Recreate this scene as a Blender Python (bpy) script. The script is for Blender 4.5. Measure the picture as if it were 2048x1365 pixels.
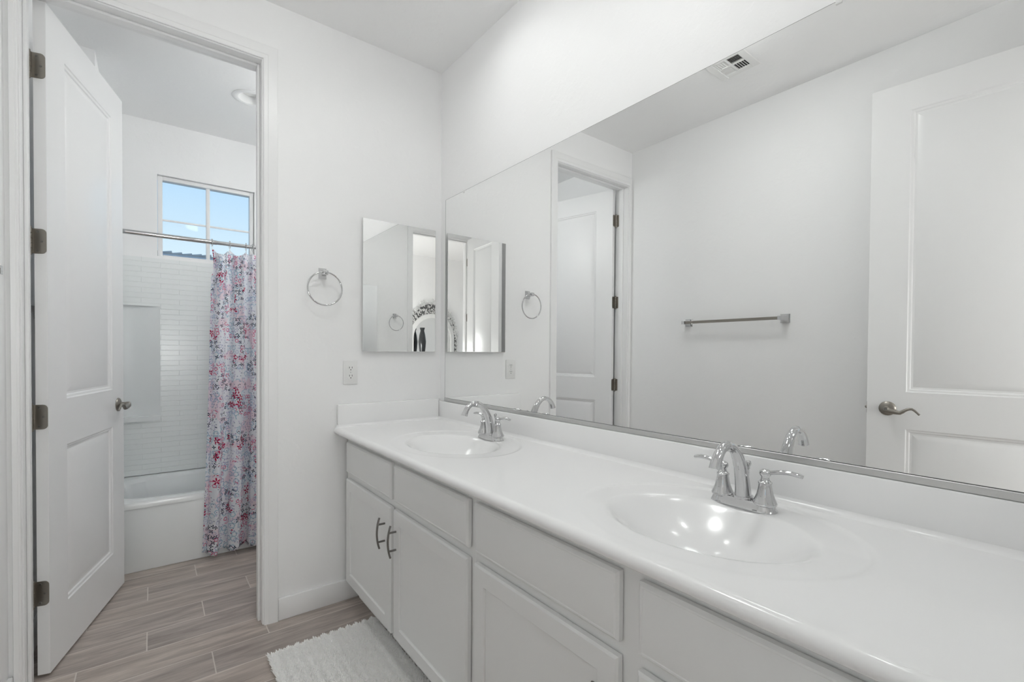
import bpy, bmesh, math, random
from mathutils import Vector, Matrix
random.seed(7)
S = bpy.context.scene
COL = S.collection
for o in list(bpy.data.objects):
    bpy.data.objects.remove(o)
PI = math.pi

# ------------------------------------------------------------------ camera
F_PX, V0, YAW, PITCH, ROLL = 933.78, 718.2, math.radians(37.648), math.radians(-0.831), math.radians(0.393)
cam_d = bpy.data.cameras.new('camera')
cam = bpy.data.objects.new('camera', cam_d)
COL.objects.link(cam)
S.camera = cam
fwd = Vector((math.sin(YAW) * math.cos(PITCH), math.cos(YAW) * math.cos(PITCH), math.sin(PITCH)))
r0 = Vector((math.cos(YAW), -math.sin(YAW), 0))
u0 = r0.cross(fwd)
rr = r0 * math.cos(ROLL) + u0 * math.sin(ROLL)
uu = u0 * math.cos(ROLL) - r0 * math.sin(ROLL)
M = Matrix((rr, uu, -fwd)).transposed().to_4x4()
M.translation = Vector((-1.250, 0.0, 1.1985))
cam.matrix_world = M
cam_d.sensor_width = 36
cam_d.lens = F_PX * 36 / 2048
cam_d.shift_y = (V0 - 682.5) / 2048
cam_d.clip_start = 0.01

# ------------------------------------------------------------------ sky
W = bpy.data.worlds.new('sky')
S.world = W
W.use_nodes = True
nt = W.node_tree
bg = nt.nodes['Background']
tc = nt.nodes.new('ShaderNodeTexCoord')
sx = nt.nodes.new('ShaderNodeSeparateXYZ')
cr = nt.nodes.new('ShaderNodeValToRGB')
nt.links.new(tc.outputs['Generated'], sx.inputs[0])
nt.links.new(sx.outputs['Z'], cr.inputs[0])
nt.links.new(cr.outputs[0], bg.inputs[0])
e = cr.color_ramp.elements
e[0].position = 0.0
e[0].color = (0.55, 0.52, 0.48, 1)
e[1].position = 0.45
e[1].color = (0.36, 0.62, 1.0, 1)
for pos, c in ((0.02, (0.6, 0.62, 0.62, 1)), (0.1, (0.80, 0.92, 1.0, 1)), (0.17, (0.70, 0.87, 1.0, 1)), (0.28, (0.53, 0.76, 1.0, 1))):
    n = cr.color_ramp.elements.new(pos)
    n.color = c
bg.inputs[1].default_value = 0.94

S.view_settings.view_transform = 'Standard'
S.view_settings.look = 'None'
S.view_settings.exposure = 0.15
S.view_settings.gamma = 1.0
S.view_settings.use_curve_mapping = False

S.cycles.max_bounces = 11
S.cycles.diffuse_bounces = 8
S.cycles.glossy_bounces = 5
S.cycles.transparent_max_bounces = 12
# lamp powers in watts: added fill lamps first, recessed lamps last
BED_FILL_W = 0.6
BATH_FILL_W = 5.1
TOILET_FILL_W = 6.7
LAMP_FILL_W = 36.0
CAN0_W, CAN1_W = 0.7, 0.9

# ------------------------------------------------------------------ dimensions (metres)
D = 2.26       # end wall with the tub-room doorway
YB = -0.01     # end wall with the entrance
XL = -1.635    # left wall
H = 2.704
ZT = 2.445     # door opening height
XJ = -0.8725   # strike side of tub doorway
XH = -1.597    # hinge side
TW = 0.115     # wall thickness
CT = 0.836     # counter top height


# ------------------------------------------------------------------ material helpers
class NT:
    def __init__(s, name):
        s.m = bpy.data.materials.new(name)
        s.m.use_nodes = True
        s.t = s.m.node_tree
        s.b = s.t.nodes['Principled BSDF']
        s.out = s.t.nodes['Material Output']

    def n(s, typ, **kw):
        x = s.t.nodes.new(typ)
        for k, v in kw.items():
            setattr(x, k, v)
        return x

    def l(s, a, b):
        s.t.links.new(a, b)

    def val(s, x, sock):
        if isinstance(x, (int, float)):
            sock.default_value = x
        elif isinstance(x, tuple):
            sock.default_value = x
        else:
            s.l(x, sock)

    def math(s, op, a, b=None, c=None, clamp=False):
        x = s.n('ShaderNodeMath', operation=op)
        x.use_clamp = clamp
        s.val(a, x.inputs[0])
        if b is not None:
            s.val(b, x.inputs[1])
        if c is not None:
            s.val(c, x.inputs[2])
        return x.outputs[0]

    def mix(s, f, a, b):
        x = s.n('ShaderNodeMix', data_type='RGBA')
        s.val(f, x.inputs[0])
        s.val(a, x.inputs[6])
        s.val(b, x.inputs[7])
        return x.outputs[2]

    def comb(s, a, b, c=0.0):
        x = s.n('ShaderNodeCombineXYZ')
        s.val(a, x.inputs[0])
        s.val(b, x.inputs[1])
        s.val(c, x.inputs[2])
        return x.outputs[0]

    def bump(s, h, strength, dist):
        x = s.n('ShaderNodeBump')
        x.inputs['Strength'].default_value = strength
        x.inputs['Distance'].default_value = dist
        s.l(h, x.inputs['Height'])
        s.l(x.outputs[0], s.b.inputs['Normal'])

    def noise(s, vec, scale, detail=3.0, rough=0.5):
        x = s.n('ShaderNodeTexNoise')
        x.inputs['Scale'].default_value = scale
        x.inputs['Detail'].default_value = detail
        x.inputs['Roughness'].default_value = rough
        if vec is not None:
            s.l(vec, x.inputs['Vector'])
        return x


def simple(name, col, rough, metal=0.0, coat=0.0, noise_amt=0.02, bump=None, spec=0.5):
    k = NT(name)
    tc = k.n('ShaderNodeTexCoord').outputs['Object']
    nz = k.noise(tc, 3.0, 4.0)
    c2 = tuple(min(1, x * (1 - noise_amt)) for x in col[:3]) + (1,)
    k.l(k.mix(nz.outputs['Fac'], tuple(col[:3]) + (1,), c2), k.b.inputs['Base Color'])
    k.b.inputs['Roughness'].default_value = rough
    k.b.inputs['Metallic'].default_value = metal
    k.b.inputs['Coat Weight'].default_value = coat
    k.b.inputs['Specular IOR Level'].default_value = spec
    if bump:
        sc, st, ds = bump
        b = k.noise(tc, sc, 4.0, 0.55)
        k.bump(b.outputs['Fac'], st, ds)
    return k.m


def wall_paint(name, col, rough, strength, spec=0.5):
    k = NT(name)
    tc = k.n('ShaderNodeTexCoord').outputs['Object']
    k.b.inputs['Base Color'].default_value = tuple(col) + (1,)
    k.b.inputs['Roughness'].default_value = rough
    k.b.inputs['Specular IOR Level'].default_value = spec
    a = k.noise(tc, 9.0, 6.0, 0.6)
    r = k.n('ShaderNodeMapRange', interpolation_type='SMOOTHSTEP')
    k.l(a.outputs['Fac'], r.inputs[0])
    r.inputs[1].default_value = 0.47
    r.inputs[2].default_value = 0.60
    b = k.noise(tc, 90.0, 3.0, 0.6)
    h = k.math('MULTIPLY_ADD', b.outputs['Fac'], 0.35, r.outputs[0])
    k.bump(h, strength, 0.0012)
    return k.m


MAT = {}
MAT['wall'] = wall_paint('white_wall_paint', (0.93, 0.93, 0.93), 0.52, 0.30)
MAT['ceiling'] = wall_paint('ceiling_paint', (0.94, 0.94, 0.94), 0.6, 0.3)
MAT['trim'] = simple('white_trim_paint', (0.89, 0.89, 0.89), 0.34)
MAT['door'] = simple('white_door_paint', (0.88, 0.88, 0.88), 0.34)
MAT['cabinet'] = simple('grey_cabinet_paint', (0.86, 0.865, 0.86), 0.38, bump=(80, 0.03, 0.001))
MAT['shade_gap'] = simple('cabinet_inside', (0.10, 0.10, 0.095), 0.8)
MAT['marble'] = simple('white_cultured_marble', (0.93, 0.93, 0.93), 0.20, coat=0.25, noise_amt=0.01)
MAT['acrylic'] = simple('white_acrylic', (0.90, 0.92, 0.92), 0.16, noise_amt=0.01)
MAT['chrome'] = simple('polished_chrome', (0.62, 0.62, 0.625), 0.05, metal=1.0, noise_amt=0.03)
MAT['alu'] = simple('brushed_aluminium', (0.62, 0.62, 0.615), 0.38, metal=1.0)
MAT['nickel'] = simple('satin_nickel', (0.36, 0.335, 0.30), 0.34, metal=1.0, noise_amt=0.2)
MAT['pull'] = simple('dark_nickel_pull', (0.26, 0.25, 0.24), 0.32, metal=1.0, noise_amt=0.15)
MAT['vinyl'] = simple('white_vinyl', (0.92, 0.92, 0.92), 0.35)
MAT['plastic'] = simple('white_plastic', (0.86, 0.86, 0.85), 0.30)
MAT['black'] = simple('black_void', (0.012, 0.012, 0.012), 0.7)
MAT['gloss_black'] = simple('black_glaze', (0.02, 0.022, 0.024), 0.15)
MAT['carved'] = simple('whitewashed_carved_wood', (0.80, 0.80, 0.79), 0.5, noise_amt=0.15)
MAT['edge_shade_grey'] = simple('dark_edge_and_shade', (0.16, 0.16, 0.16), 0.7)  # dark tone for glass edges and for shade behind the carving
MAT['tower'] = simple('white_towel', (0.8, 0.8, 0.8), 0.9)
MAT['grout_caulk'] = simple('caulk', (0.7, 0.7, 0.68), 0.6)
MAT['roof'] = simple('grey_roof_tile', (0.55, 0.52, 0.49), 0.8, noise_amt=0.4)
MAT['stucco'] = simple('stucco', (0.55, 0.50, 0.44), 0.9, noise_amt=0.1)

k = NT('mirror_glass')
k.b.inputs['Base Color'].default_value = (0.945, 0.95, 0.945, 1)
k.b.inputs['Metallic'].default_value = 1.0
tcn = k.n('ShaderNodeTexCoord').outputs['Object']
nz = k.noise(tcn, 2.0, 2.0)
k.l(k.math('MULTIPLY_ADD', nz.outputs['Fac'], 0.0, 0.0), k.b.inputs['Roughness'])
MAT['mirror'] = k.m

k = NT('window_glass')
tr = k.n('ShaderNodeBsdfTransparent')
tr.inputs[0].default_value = (0.97, 0.985, 0.98, 1)
gl = k.n('ShaderNodeBsdfGlossy')
gl.inputs['Roughness'].default_value = 0.02
fr = k.n('ShaderNodeFresnel')
fr.inputs[0].default_value = 1.16
ms = k.n('ShaderNodeMixShader')
k.l(fr.outputs[0], ms.inputs[0])
k.l(tr.outputs[0], ms.inputs[1])
k.l(gl.outputs[0], ms.inputs[2])
k.l(ms.outputs[0], k.out.inputs[0])
MAT['glass'] = k.m


def emission(name, col, st):
    k = NT(name)
    k.b.inputs['Base Color'].default_value = (0.8, 0.8, 0.8, 1)
    k.b.inputs['Emission Color'].default_value = tuple(col) + (1,)
    k.b.inputs['Emission Strength'].default_value = st
    return k.m


MAT['lens_on'] = emission('lit_lamp_lens', (1.0, 1.0, 0.985), 8.0)
MAT['lens_off'] = simple('frosted_lamp_lens', (0.85, 0.85, 0.83), 0.4)

# wood-look plank tile
k = NT('wood_look_plank_tile')
tcn = k.n('ShaderNodeTexCoord').outputs['Object']
sp = k.n('ShaderNodeSeparateXYZ')
k.l(tcn, sp.inputs[0])
PW, PLN, ST = 0.1575, 0.615, 0.205
yv = k.math('DIVIDE', k.math('ADD', sp.outputs[1], 8 * PW - 2.02), PW)
row = k.math('FLOOR', yv)
fy = k.math('FRACT', yv)
# row 8 (y = 2.02) has a joint at x = -1.07, each next row is shifted by +.205
xo = k.math('MULTIPLY_ADD', k.math('SUBTRACT', row, 8.0), -ST, 1.065)
xv = k.math('DIVIDE', k.math('ADD', sp.outputs[0], k.math('ADD', xo, 10 * PLN)), PLN)
colm = k.math('FLOOR', xv)
fx = k.math('FRACT', xv)
gy = 0.0021 / PW
gx = 0.0021 / PLN
g1 = k.math('LESS_THAN', fy, gy)
g2 = k.math('GREATER_THAN', fy, 1 - gy)
g3 = k.math('LESS_THAN', fx, gx)
g4 = k.math('GREATER_THAN', fx, 1 - gx)
grout = k.math('MAXIMUM', k.math('MAXIMUM', g1, g2), k.math('MAXIMUM', g3, g4))
wn = k.n('ShaderNodeTexWhiteNoise', noise_dimensions='2D')
k.l(k.comb(row, colm), wn.inputs['Vector'])
rnd = wn.outputs['Value']
gx_ = k.math('MULTIPLY_ADD', rnd, 17.0, k.math('MULTIPLY', sp.outputs[0], 1.3))
gy_ = k.math('MULTIPLY_ADD', rnd, 9.0, k.math('MULTIPLY', sp.outputs[1], 10.0))
gn = k.noise(k.comb(gx_, gy_, rnd), 2.2, 8.0, 0.62)
gn.inputs['Distortion'].default_value = 0.6
fine = k.noise(k.comb(k.math('MULTIPLY', gx_, 2.0), k.math('MULTIPLY', gy_, 9.0), rnd), 4.0, 4.0, 0.6)
ramp = k.n('ShaderNodeValToRGB')
k.l(gn.outputs['Fac'], ramp.inputs[0])
els = ramp.color_ramp.elements
els[0].position = 0.28
els[0].color = (0.30, 0.262, 0.240, 1)
els[1].position = 0.74
els[1].color = (0.66, 0.600, 0.555, 1)
x_ = ramp.color_ramp.elements.new(0.5)
x_.color = (0.46, 0.412, 0.380, 1)
tone = k.mix(rnd, (0.82, 0.80, 0.80, 1), (1.1, 1.06, 1.02, 1))
mm = k.n('ShaderNodeMix', data_type='RGBA', blend_type='MULTIPLY')
mm.inputs[0].default_value = 1.0
k.l(ramp.outputs[0], mm.inputs[6])
k.l(tone, mm.inputs[7])
mf = k.n('ShaderNodeMix', data_type='RGBA', blend_type='MULTIPLY')
mf.inputs[0].default_value = 0.5
k.l(mm.outputs[2], mf.inputs[6])
rf = k.n('ShaderNodeMapRange')
k.l(fine.outputs['Fac'], rf.inputs[0])
rf.inputs[1].default_value = 0.3
rf.inputs[2].default_value = 0.7
rf.inputs[3].default_value = 0.6
rf.inputs[4].default_value = 1.25
k.l(k.comb(rf.outputs[0], rf.outputs[0], rf.outputs[0]), mf.inputs[7])
k.l(k.mix(grout, mf.outputs[2], (0.66, 0.61, 0.56, 1)), k.b.inputs['Base Color'])
k.b.inputs['Roughness'].default_value = 0.42
k.bump(k.math('MULTIPLY_ADD', grout, -1.0, k.math('MULTIPLY', fine.outputs['Fac'], 0.25)), 0.35, 0.001)
MAT['floor'] = k.m

# moulded tile relief of the shower surround
k = NT('moulded_tile_acrylic')
tcn = k.n('ShaderNodeTexCoord').outputs['Object']
sp = k.n('ShaderNodeSeparateXYZ')
k.l(tcn, sp.inputs[0])
br = k.n('ShaderNodeTexBrick')
br.inputs['Scale'].default_value = 1.0
br.inputs['Mortar Size'].default_value = 0.0024
br.inputs['Mortar Smooth'].default_value = 0.6
br.inputs['Brick Width'].default_value = 0.20
br.inputs['Row Height'].default_value = 0.034
br.inputs['Color1'].default_value = (1, 1, 1, 1)
br.inputs['Color2'].default_value = (1, 1, 1, 1)
br.inputs['Mortar'].default_value = (0, 0, 0, 1)
k.l(k.comb(k.math('ADD', sp.outputs[0], sp.outputs[1]), sp.outputs[2]), br.inputs['Vector'])
k.b.inputs['Base Color'].default_value = (0.90, 0.925, 0.92, 1)
k.b.inputs['Roughness'].default_value = 0.2
wv = k.noise(tcn, 14.0, 2.0)
hh = k.math('MULTIPLY_ADD', wv.outputs['Fac'], 0.5, k.math('MULTIPLY', br.outputs['Fac'], -1.0))
k.bump(hh, 0.6, 0.0028)
MAT['tile'] = k.m

# bath mat
MAT['rug'] = simple('white_shag', (0.97, 0.965, 0.955), 0.95, noise_amt=0.03)

# floral shower curtain; UV is in metres along / up the cloth
k = NT('floral_cotton')
uv = k.n('ShaderNodeUVMap').outputs[0]
col = None
base = (0.93, 0.95, 0.99, 1)
soft = k.noise(uv, 6.0, 2.0)
cur = k.mix(k.math('MULTIPLY', soft.outputs['Fac'], 0.6), base, (0.95, 0.93, 0.96, 1))


def layer(cur, scale, off, kind, radius, colr, keep, petals=5, clus=None, thr=0.5, rand_rot=True, opacity=1.0):
    mp = k.n('ShaderNodeMapping')
    k.l(uv, mp.inputs[0])
    mp.inputs['Location'].default_value = (off, off * 1.7, 0)
    mp.inputs['Scale'].default_value = (scale, scale, 1)
    vo = k.n('ShaderNodeTexVoronoi', voronoi_dimensions='2D', feature='F1')
    vo.inputs['Scale'].default_value = 1.0
    vo.inputs['Randomness'].default_value = 0.75
    k.l(mp.outputs[0], vo.inputs['Vector'])
    df = k.n('ShaderNodeVectorMath', operation='SUBTRACT')
    k.l(mp.outputs[0], df.inputs[0])
    k.l(vo.outputs['Position'], df.inputs[1])
    s3 = k.n('ShaderNodeSeparateXYZ')
    k.l(df.outputs[0], s3.inputs[0])
    csp = k.n('ShaderNodeSeparateColor')
    k.l(vo.outputs['Color'], csp.inputs[0])
    ang = k.math('ARCTAN2', s3.outputs[1], s3.outputs[0])
    ang = k.math('ADD', ang, k.math('MULTIPLY', csp.outputs[0], 6.28))
    pet = k.math('COSINE', k.math('MULTIPLY', ang, float(petals)))
    dist = vo.outputs['Distance']
    if kind == 'flower':
        lim = k.math('MULTIPLY_ADD', pet, radius * 0.45, radius * 0.58)
        inside = k.math('LESS_THAN', dist, lim)
        hole = k.math('GREATER_THAN', dist, radius * 0.16)
        m_ = k.math('MULTIPLY', inside, hole)
    elif kind == 'ring':
        lim = k.math('MULTIPLY_ADD', pet, radius * 0.1, radius)
        m_ = k.math('LESS_THAN', k.math('ABSOLUTE', k.math('SUBTRACT', dist, lim)), radius * 0.2)
    else:
        m_ = k.math('LESS_THAN', dist, radius)
    m_ = k.math('MULTIPLY', m_, k.math('LESS_THAN', csp.outputs[1], keep))
    if clus:
        cn = k.noise(None, clus, 1.0)
        mp2 = k.n('ShaderNodeMapping')
        k.l(uv, mp2.inputs[0])
        mp2.inputs['Location'].default_value = (off * 3, off, 0)
        k.l(mp2.outputs[0], cn.inputs['Vector'])
        m_ = k.math('MULTIPLY', m_, k.math('GREATER_THAN', cn.outputs['Fac'], thr))
    if opacity < 1:
        m_ = k.math('MULTIPLY', m_, opacity)
    return k.mix(m_, cur, colr)


cur = layer(cur, 11, 3.1, 'dot', 0.55, (0.93, 0.70, 0.78, 1), 1.0, clus=7, thr=0.55, opacity=0.5)
cur = layer(cur, 62, 1.3, 'dot', 0.20, (0.25, 0.27, 0.42, 1), 0.40, opacity=0.8)
cur = layer(cur, 55, 8.3, 'dot', 0.22, (0.55, 0.45, 0.68, 1), 0.35, opacity=0.6)
cur = layer(cur, 27, 0.4, 'ring', 0.34, (0.36, 0.56, 0.68, 1), 0.7, petals=6, clus=8, thr=0.47, opacity=0.75)
cur = layer(cur, 34, 5.2, 'ring', 0.30, (0.45, 0.45, 0.68, 1), 0.5, petals=6, clus=7, thr=0.5, opacity=0.6)
cur = layer(cur, 30, 2.2, 'ring', 0.27, (0.75, 0.12, 0.28, 1), 0.8, petals=5, clus=9, thr=0.57)
cur = layer(cur, 36, 6.7, 'flower', 0.40, (0.015, 0.022, 0.06, 1), 0.8, petals=4, clus=9, thr=0.545)
cur = layer(cur, 21, 9.4, 'flower', 0.46, (0.50, 0.01, 0.08, 1), 0.9, petals=5, clus=8, thr=0.61)
k.l(cur, k.b.inputs['Base Color'])
k.b.inputs['Roughness'].default_value = 0.85
tl = k.n('ShaderNodeBsdfTranslucent')
k.l(cur, tl.inputs[0])
ms = k.n('ShaderNodeMixShader')
ms.inputs[0].default_value = 0.3
k.l(k.b.outputs[0], ms.inputs[1])
k.l(tl.outputs[0], ms.inputs[2])
k.l(ms.outputs[0], k.out.inputs[0])
MAT['curtain'] = k.m


# ------------------------------------------------------------------ mesh helpers
def box(bm, x0, x1, y0, y1, z0, z1, bev=0.0, seg=2):
    m = Matrix.Translation(((x0 + x1) / 2, (y0 + y1) / 2, (z0 + z1) / 2)) @ Matrix.Diagonal((abs(x1 - x0), abs(y1 - y0), abs(z1 - z0), 1))
    r = bmesh.ops.create_cube(bm, size=1, matrix=m)
    if bev > 0:
        ed = set()
        for v in r['verts']:
            ed.update(v.link_edges)
        bmesh.ops.bevel(bm, geom=list(ed), offset=bev, segments=seg, profile=0.5, affect='EDGES')


def tube(bm, pts, rad, seg=16, flat=None, caps=True, closed=False):
    """sweep of a circle (or an ellipse: rad = list of (ra, rb)) along pts; flat = reference direction of ra"""
    pts = [Vector(p) for p in pts]
    n = len(pts)
    if not isinstance(rad, (list, tuple)) or (isinstance(rad, tuple)):
        rad = [rad] * n
    rings = []
    ref = Vector(flat) if flat else Vector((0, 0, 1))
    for i, p in enumerate(pts):
        if closed:
            t = (pts[(i + 1) % n] - pts[i - 1]).normalized()
        else:
            t = (pts[min(i + 1, n - 1)] - pts[max(i - 1, 0)]).normalized()
        a = ref - t * ref.dot(t)
        if a.length < 1e-4:
            a = Vector((1, 0, 0)) - t * t.x
        a.normalize()
        b = t.cross(a)
        if not flat:
            ref = a
        ra, rb = rad[i] if isinstance(rad[i], (tuple, list)) else (rad[i], rad[i])
        rings.append([bm.verts.new(p + a * ra * math.cos(2 * PI * j / seg) + b * rb * math.sin(2 * PI * j / seg)) for j in range(seg)])
    m = n if closed else n - 1
    for i in range(m):
        A, B = rings[i], rings[(i + 1) % n]
        for j in range(seg):
            bm.faces.new((A[j], A[(j + 1) % seg], B[(j + 1) % seg], B[j]))
    if caps and not closed:
        bm.faces.new(rings[0][::-1])
        bm.faces.new(rings[-1])


def lathe(bm, prof, org=(0, 0, 0), axis='z', seg=32, sy=1.0):
    """prof = [(radius, height)]"""
    rings = []
    o = Vector(org)

    def P(r, h, a):
        x, y = r * math.cos(a), r * math.sin(a) * sy
        if axis == 'z':
            return o + Vector((x, y, h))
        if axis == 'x':
            return o + Vector((h, x, y))
        return o + Vector((y, h, x))
    for r, h in prof:
        if r < 1e-6:
            rings.append([bm.verts.new(P(0, h, 0))])
        else:
            rings.append([bm.verts.new(P(r, h, 2 * PI * j / seg)) for j in range(seg)])
    for A, B in zip(rings[:-1], rings[1:]):
        for j in range(seg):
            k2 = (j + 1) % seg
            if len(A) == 1 and len(B) == 1:
                continue
            if len(A) == 1:
                bm.faces.new((A[0], B[k2], B[j]))
            elif len(B) == 1:
                bm.faces.new((A[j], A[k2], B[0]))
            else:
                bm.faces.new((A[j], A[k2], B[k2], B[j]))
    if len(rings[0]) > 1:
        bm.faces.new(rings[0][::-1])
    if len(rings[-1]) > 1:
        bm.faces.new(rings[-1])


def prism(bm, poly, z0, z1, axis='z'):
    """extrude a closed polygon; axis gives the extrusion direction"""
    def P(a, b, c):
        return {'z': (a, b, c), 'y': (a, c, b), 'x': (c, a, b)}[axis]
    lo = [bm.verts.new(P(a, b, z0)) for a, b in poly]
    hi = [bm.verts.new(P(a, b, z1)) for a, b in poly]
    n = len(poly)
    for i in range(n):
        bm.faces.new((lo[i], lo[(i + 1) % n], hi[(i + 1) % n], hi[i]))
    bm.faces.new(lo[::-1])
    bm.faces.new(hi)


def rrect(w, h, r, n=6, cx=0, cy=0, corners=(1, 1, 1, 1)):
    pts = []
    cs = ((w / 2 - r, h / 2 - r, 0), (-w / 2 + r, h / 2 - r, 90), (-w / 2 + r, -h / 2 + r, 180), (w / 2 - r, -h / 2 + r, 270))
    sg = ((1, 1), (-1, 1), (-1, -1), (1, -1))
    for q, (x, y, a) in enumerate(cs):
        if corners[q]:
            for i in range(n + 1):
                t = math.radians(a + 90 * i / n)
                pts.append((cx + x + r * math.cos(t), cy + y + r * math.sin(t)))
        else:
            pts.append((cx + sg[q][0] * w / 2, cy + sg[q][1] * h / 2))
    return pts


def obj(name, bm, mat, parent=None, angle=35, org=None):
    if org:
        bmesh.ops.translate(bm, verts=bm.verts, vec=-Vector(org))
    bmesh.ops.recalc_face_normals(bm, faces=bm.faces)
    me = bpy.data.meshes.new(name)
    bm.to_mesh(me)
    bm.free()
    me.materials.append(MAT[mat] if isinstance(mat, str) else mat)
    if angle:
        for f in me.polygons:
            f.use_smooth = True
        me.set_sharp_from_angle(angle=math.radians(angle))
    o = bpy.data.objects.new(name, me)
    COL.objects.link(o)
    if parent:
        o.parent = parent
    elif org:
        o.location = org
    return o


def tag(o, label, cat, group=None):
    o['label'] = label
    o['category'] = cat
    if group:
        o['group'] = group
    return o


def thing(name, label, cat, loc=(0, 0, 0), rz=0.0, group=None):
    o = bpy.data.objects.new(name, None)
    o.empty_display_size = 0.05
    COL.objects.link(o)
    o.location = loc
    o.rotation_euler = (0, 0, rz)
    return tag(o, label, cat, group)


def struct_empty(name, loc=(0, 0, 0), rz=0.0):
    o = bpy.data.objects.new(name, None)
    o.empty_display_size = 0.05
    COL.objects.link(o)
    o.location = loc
    o.rotation_euler = (0, 0, rz)
    o['kind'] = 'structure'
    return o


def struct(name, bm, mat, angle=35):
    o = obj(name, bm, mat, None, angle)
    o['kind'] = 'structure'
    return o


def nb():
    return bmesh.new()


def copy_tree(o, loc=None, label=None, rz=None, parent=None):
    c = o.copy()
    COL.objects.link(c)
    if parent:
        c.parent = parent
    if loc is not None:
        c.location = loc
    if rz is not None:
        c.rotation_euler = (0, 0, rz)
    if label:
        c['label'] = label
    for ch in list(o.children):
        copy_tree(ch, parent=c)
    return c


# ================================================================== ROOM SHELL
BX0, BX1, BY = -4.0, 0.6, -2.25       # bedroom extents behind the camera
b = nb()
box(b, -4.1, 0.7, -2.35, 4.05, -0.12, 0.0)
struct('floor', b, 'floor', 0)

# ceiling with round holes for the recessed lamps
CANS = [(-0.33, 1.60), (-0.33, 0.57), (-0.775, 3.185)]
CAN_R = 0.068
b = nb()
outer = [b.verts.new(p) for p in ((-4.1, -2.35, H), (0.7, -2.35, H), (0.7, 4.05, H), (-4.1, 4.05, H))]
edges = [b.edges.new((outer[i], outer[(i + 1) % 4])) for i in range(4)]
for cx, cy in CANS:
    vs = [b.verts.new((cx + CAN_R * math.cos(2 * PI * i / 32), cy + CAN_R * math.sin(2 * PI * i / 32), H)) for i in range(32)]
    edges += [b.edges.new((vs[i], vs[(i + 1) % 32])) for i in range(32)]
# duct opening of the vent
VX, VY = -1.155, 1.250
vs = [b.verts.new((VX + sx_ * 0.075, VY + sy_ * 0.075, H)) for sx_, sy_ in ((-1, -1), (1, -1), (1, 1), (-1, 1))]
edges += [b.edges.new((vs[i], vs[(i + 1) % 4])) for i in range(4)]
bmesh.ops.triangle_fill(b, use_beauty=True, edges=edges)
o = struct('ceiling', b, 'ceiling', 0)


def wall_with_opening(name, x0, x1, y0, y1, ox0, ox1, oz0, oz1, z1=H, mat='wall'):
    b = nb()
    if oz0 > 0.001:
        box(b, ox0, ox1, y0, y1, 0, oz0)
    box(b, x0, ox0, y0, y1, 0, z1)
    box(b, ox1, x1, y0, y1, 0, z1)
    box(b, ox0, ox1, y0, y1, oz1, z1)
    return struct(name, b, mat, 0)


b = nb(); box(b, 0.0, 0.055, YB - TW, D + TW, 0, H); struct('wall_right', b, 'wall', 0)
b = nb(); box(b, XL - 0.1, XL, YB - TW, 3.164, 0, H); struct('wall_left', b, 'wall', 0)
JT = 0.019   # jamb board
wall_with_opening('wall_far', XL, 0.0, D, D + TW, XH - JT, XJ + JT, 0, ZT + JT)
EX = -0.915
wall_with_opening('wall_near', XL, 0.0, YB - TW, YB, XH - JT, EX + JT, 0, ZT + JT)
# tub room
WY = 3.90
wall_with_opening('wall_window', -1.735, 0.155, WY, WY + 0.14, -1.218, -0.648, 1.822, 2.362)
b = nb(); box(b, -1.735, -1.472, 3.164, WY, 0, H); struct('wall_alcove', b, 'wall', 0)
b = nb(); box(b, 0.055, 0.155, D + TW, WY, 0, H); struct('wall_tub_right', b, 'wall', 0)
# bedroom behind the doorway
b = nb(); box(b, BX0 - 0.1, BX1 + 0.1, BY - 0.1, BY, 0, H); struct('wall_bedroom_rear', b, 'wall', 0)
b = nb(); box(b, BX1, BX1 + 0.1, BY, YB - TW, 0, H); struct('wall_bedroom_right', b, 'wall', 0)
b = nb()
box(b, BX0 - 0.1, XL, YB - TW, YB, 0, H)
box(b, 0.0, BX1 + 0.1, YB - TW, YB, 0, H)
struct('wall_bedroom_front', b, 'wall', 0)
b = nb()
box(b, BX0 - 0.1, BX0, BY, -1.95, 0, H)
box(b, BX0 - 0.1, BX0, -0.45, YB - TW, 0, H)
box(b, BX0 - 0.1, BX0, -1.95, -0.45, 0, 0.8)
box(b, BX0 - 0.1, BX0, -1.95, -0.45, 2.2, H)
struct('wall_bedroom_left', b, 'wall', 0)


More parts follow.
